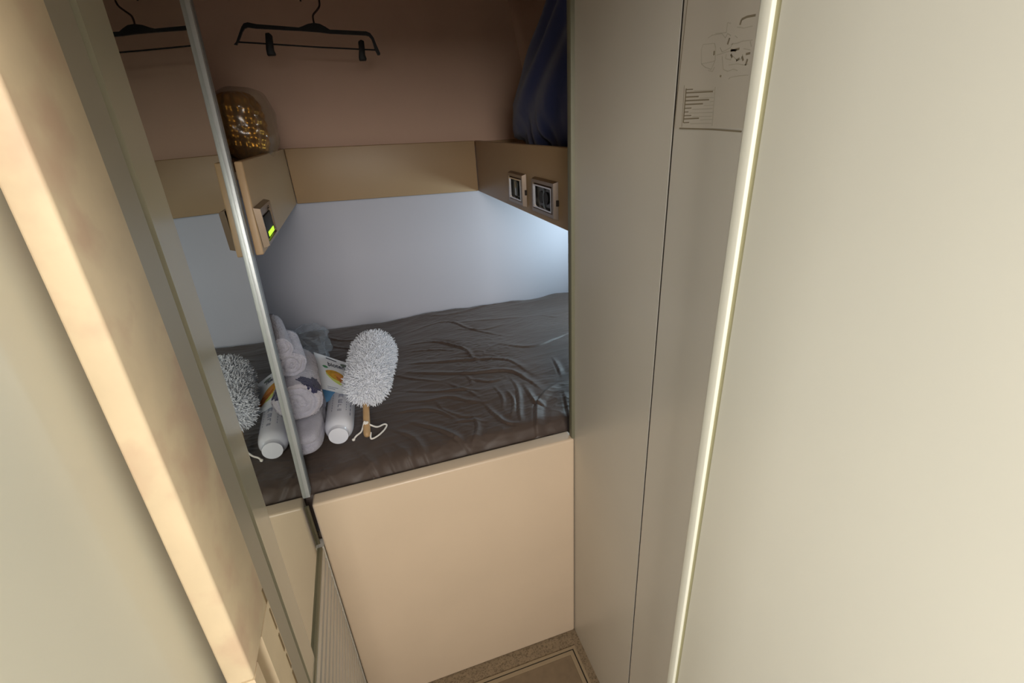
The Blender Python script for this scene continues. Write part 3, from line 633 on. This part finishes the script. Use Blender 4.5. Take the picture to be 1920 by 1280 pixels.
k = len(V); V2 = V+[p-N_*.0005 for p in V]; Fc2 = Fc+[[q+k for q in reversed(f)] for f in Fc]
obj('brand_lettering', V2, Fc2, 'darkink', ss)
CB = [atz(583, 664, .935), atz(650, 690, .895), atz(640, 737, .876), atz(612, 754, .866)]
sachet('face_mask_sachet', CB, 'sachetblue', 'blue edged sachet tucked behind the white face mask sachet', .003)

# ------------------------------------------------------------------ duster
du = thing('duster', 'white fluffy duster with wooden handle lying on the sheet next to the bottle', 'duster', (-.06, 1.25, .806))
tip = np.array([-.087, 1.100, .820]); fer = atz(686, 751, .882); A = atz(689, 719, .920); B = atz(701, 661, .940)
hd = fer-tip
tube('handle', [tip-hd*.02, tip+hd*.0, tip+hd*.06, tip+hd*.15, tip+hd*.5, tip+hd*.9, fer+hd*.15], [.003, .0065, .0088, .0094, .0090, .0086, .0086], 'wood', du, 20)
hdn = hd/np.linalg.norm(hd)
tube('collar', [fer-hdn*.006, fer-hdn*.005, fer+hdn*.006, fer+hdn*.007], [.011, .0145, .0145, .011], 'wood', du, 24)
def clr(n): return n
ax = B-A; La = np.linalg.norm(ax); axn = ax/La; R0, R1 = .043, .049
V, Fc = [], []
core = [(A-axn*R0*math.cos(t), R0*math.sin(t)) for t in np.linspace(.05, 1.5, 8)]+[(B+axn*R1*math.sin(t), R1*math.cos(t)) for t in np.linspace(.07, 1.52, 8)]
cV, cF = tubeg([c[0] for c in core], [c[1] for c in core], 32)
parts = [(cV, cF)]
ux = np.cross(axn, [0, 0, 1]); ux /= np.linalg.norm(ux); uy = np.cross(axn, ux)
nst = 8500
for s in range(nst):
    t = rng.uniform(-R0, La+R1); a = rng.uniform(0, 2*math.pi); rad = math.cos(a)*ux+math.sin(a)*uy
    if t < 0: r = math.sqrt(max(0, R0**2-t*t)); base = A+axn*t+rad*r; nrm = (base-A)/R0
    elif t > La: q = t-La; r = math.sqrt(max(0, R1**2-q*q)); base = B+axn*q+rad*r; nrm = (base-B)/R1
    else: r = R0+(R1-R0)*t/La; base = A+axn*t+rad*r; nrm = rad
    if np.linalg.norm(base-fer-hdn*((base-fer)@hdn)) < .014 and (base-fer)@hdn < .03: continue
    L = rng.uniform(.014, .028); dv = nrm+rng.normal(0, .42, 3)+np.array([0, 0, -.15]); dv /= np.linalg.norm(dv); cu = rng.normal(0, .55, 3)
    pts = [base-nrm*.004]
    d_ = dv.copy(); kk = 4; p = base.copy()
    for q in range(kk): p = p+d_*L/kk; pts.append(p.copy()); d_ = d_+cu*.38; d_ /= np.linalg.norm(d_)
    for pp in pts: pp[2] = max(pp[2], .812)
    w = rng.uniform(.0008, .0013); parts.append(tubeg(pts, [w, w, w*1.05, w, w*.7], 4))
Vn = []; Fn = []
for v, f in parts:
    k = len(Vn); Vn.extend(v); Fn.extend([tuple(i+k for i in q) for q in f])
me_ = obj('fluffy_head', Vn, Fn, 'fluff', du, smooth=True)
kn = tip+hdn*.030+np.array([0, -.002, .009])
cordp = [atz(663, 824, .813), atz(668, 817, .817), atz(678, 808, .823), kn+np.array([-.004, 0, .004]), kn, atz(706, 800, .826), atz(720, 795, .818), atz(725, 797, .814), atz(720, 806, .812), atz(708, 817, .812), atz(696, 822, .814), tip+hdn*.012+np.array([.009, 0, -.004])]
tube('hanging_cord', cat_rom(cordp, 8), .0023, 'cord', du, 10)
def kf(v, q): return v*(1+.15*math.sin(7*q[0]+5*q[2]))
blob('knot', kn, (.0058, .005, .0045), 'cord', kf, du, 16, 10, 2)
blob('knot', cordp[0], (.0042, .004, .0038), 'cord', kf, du, 12, 8, 2)
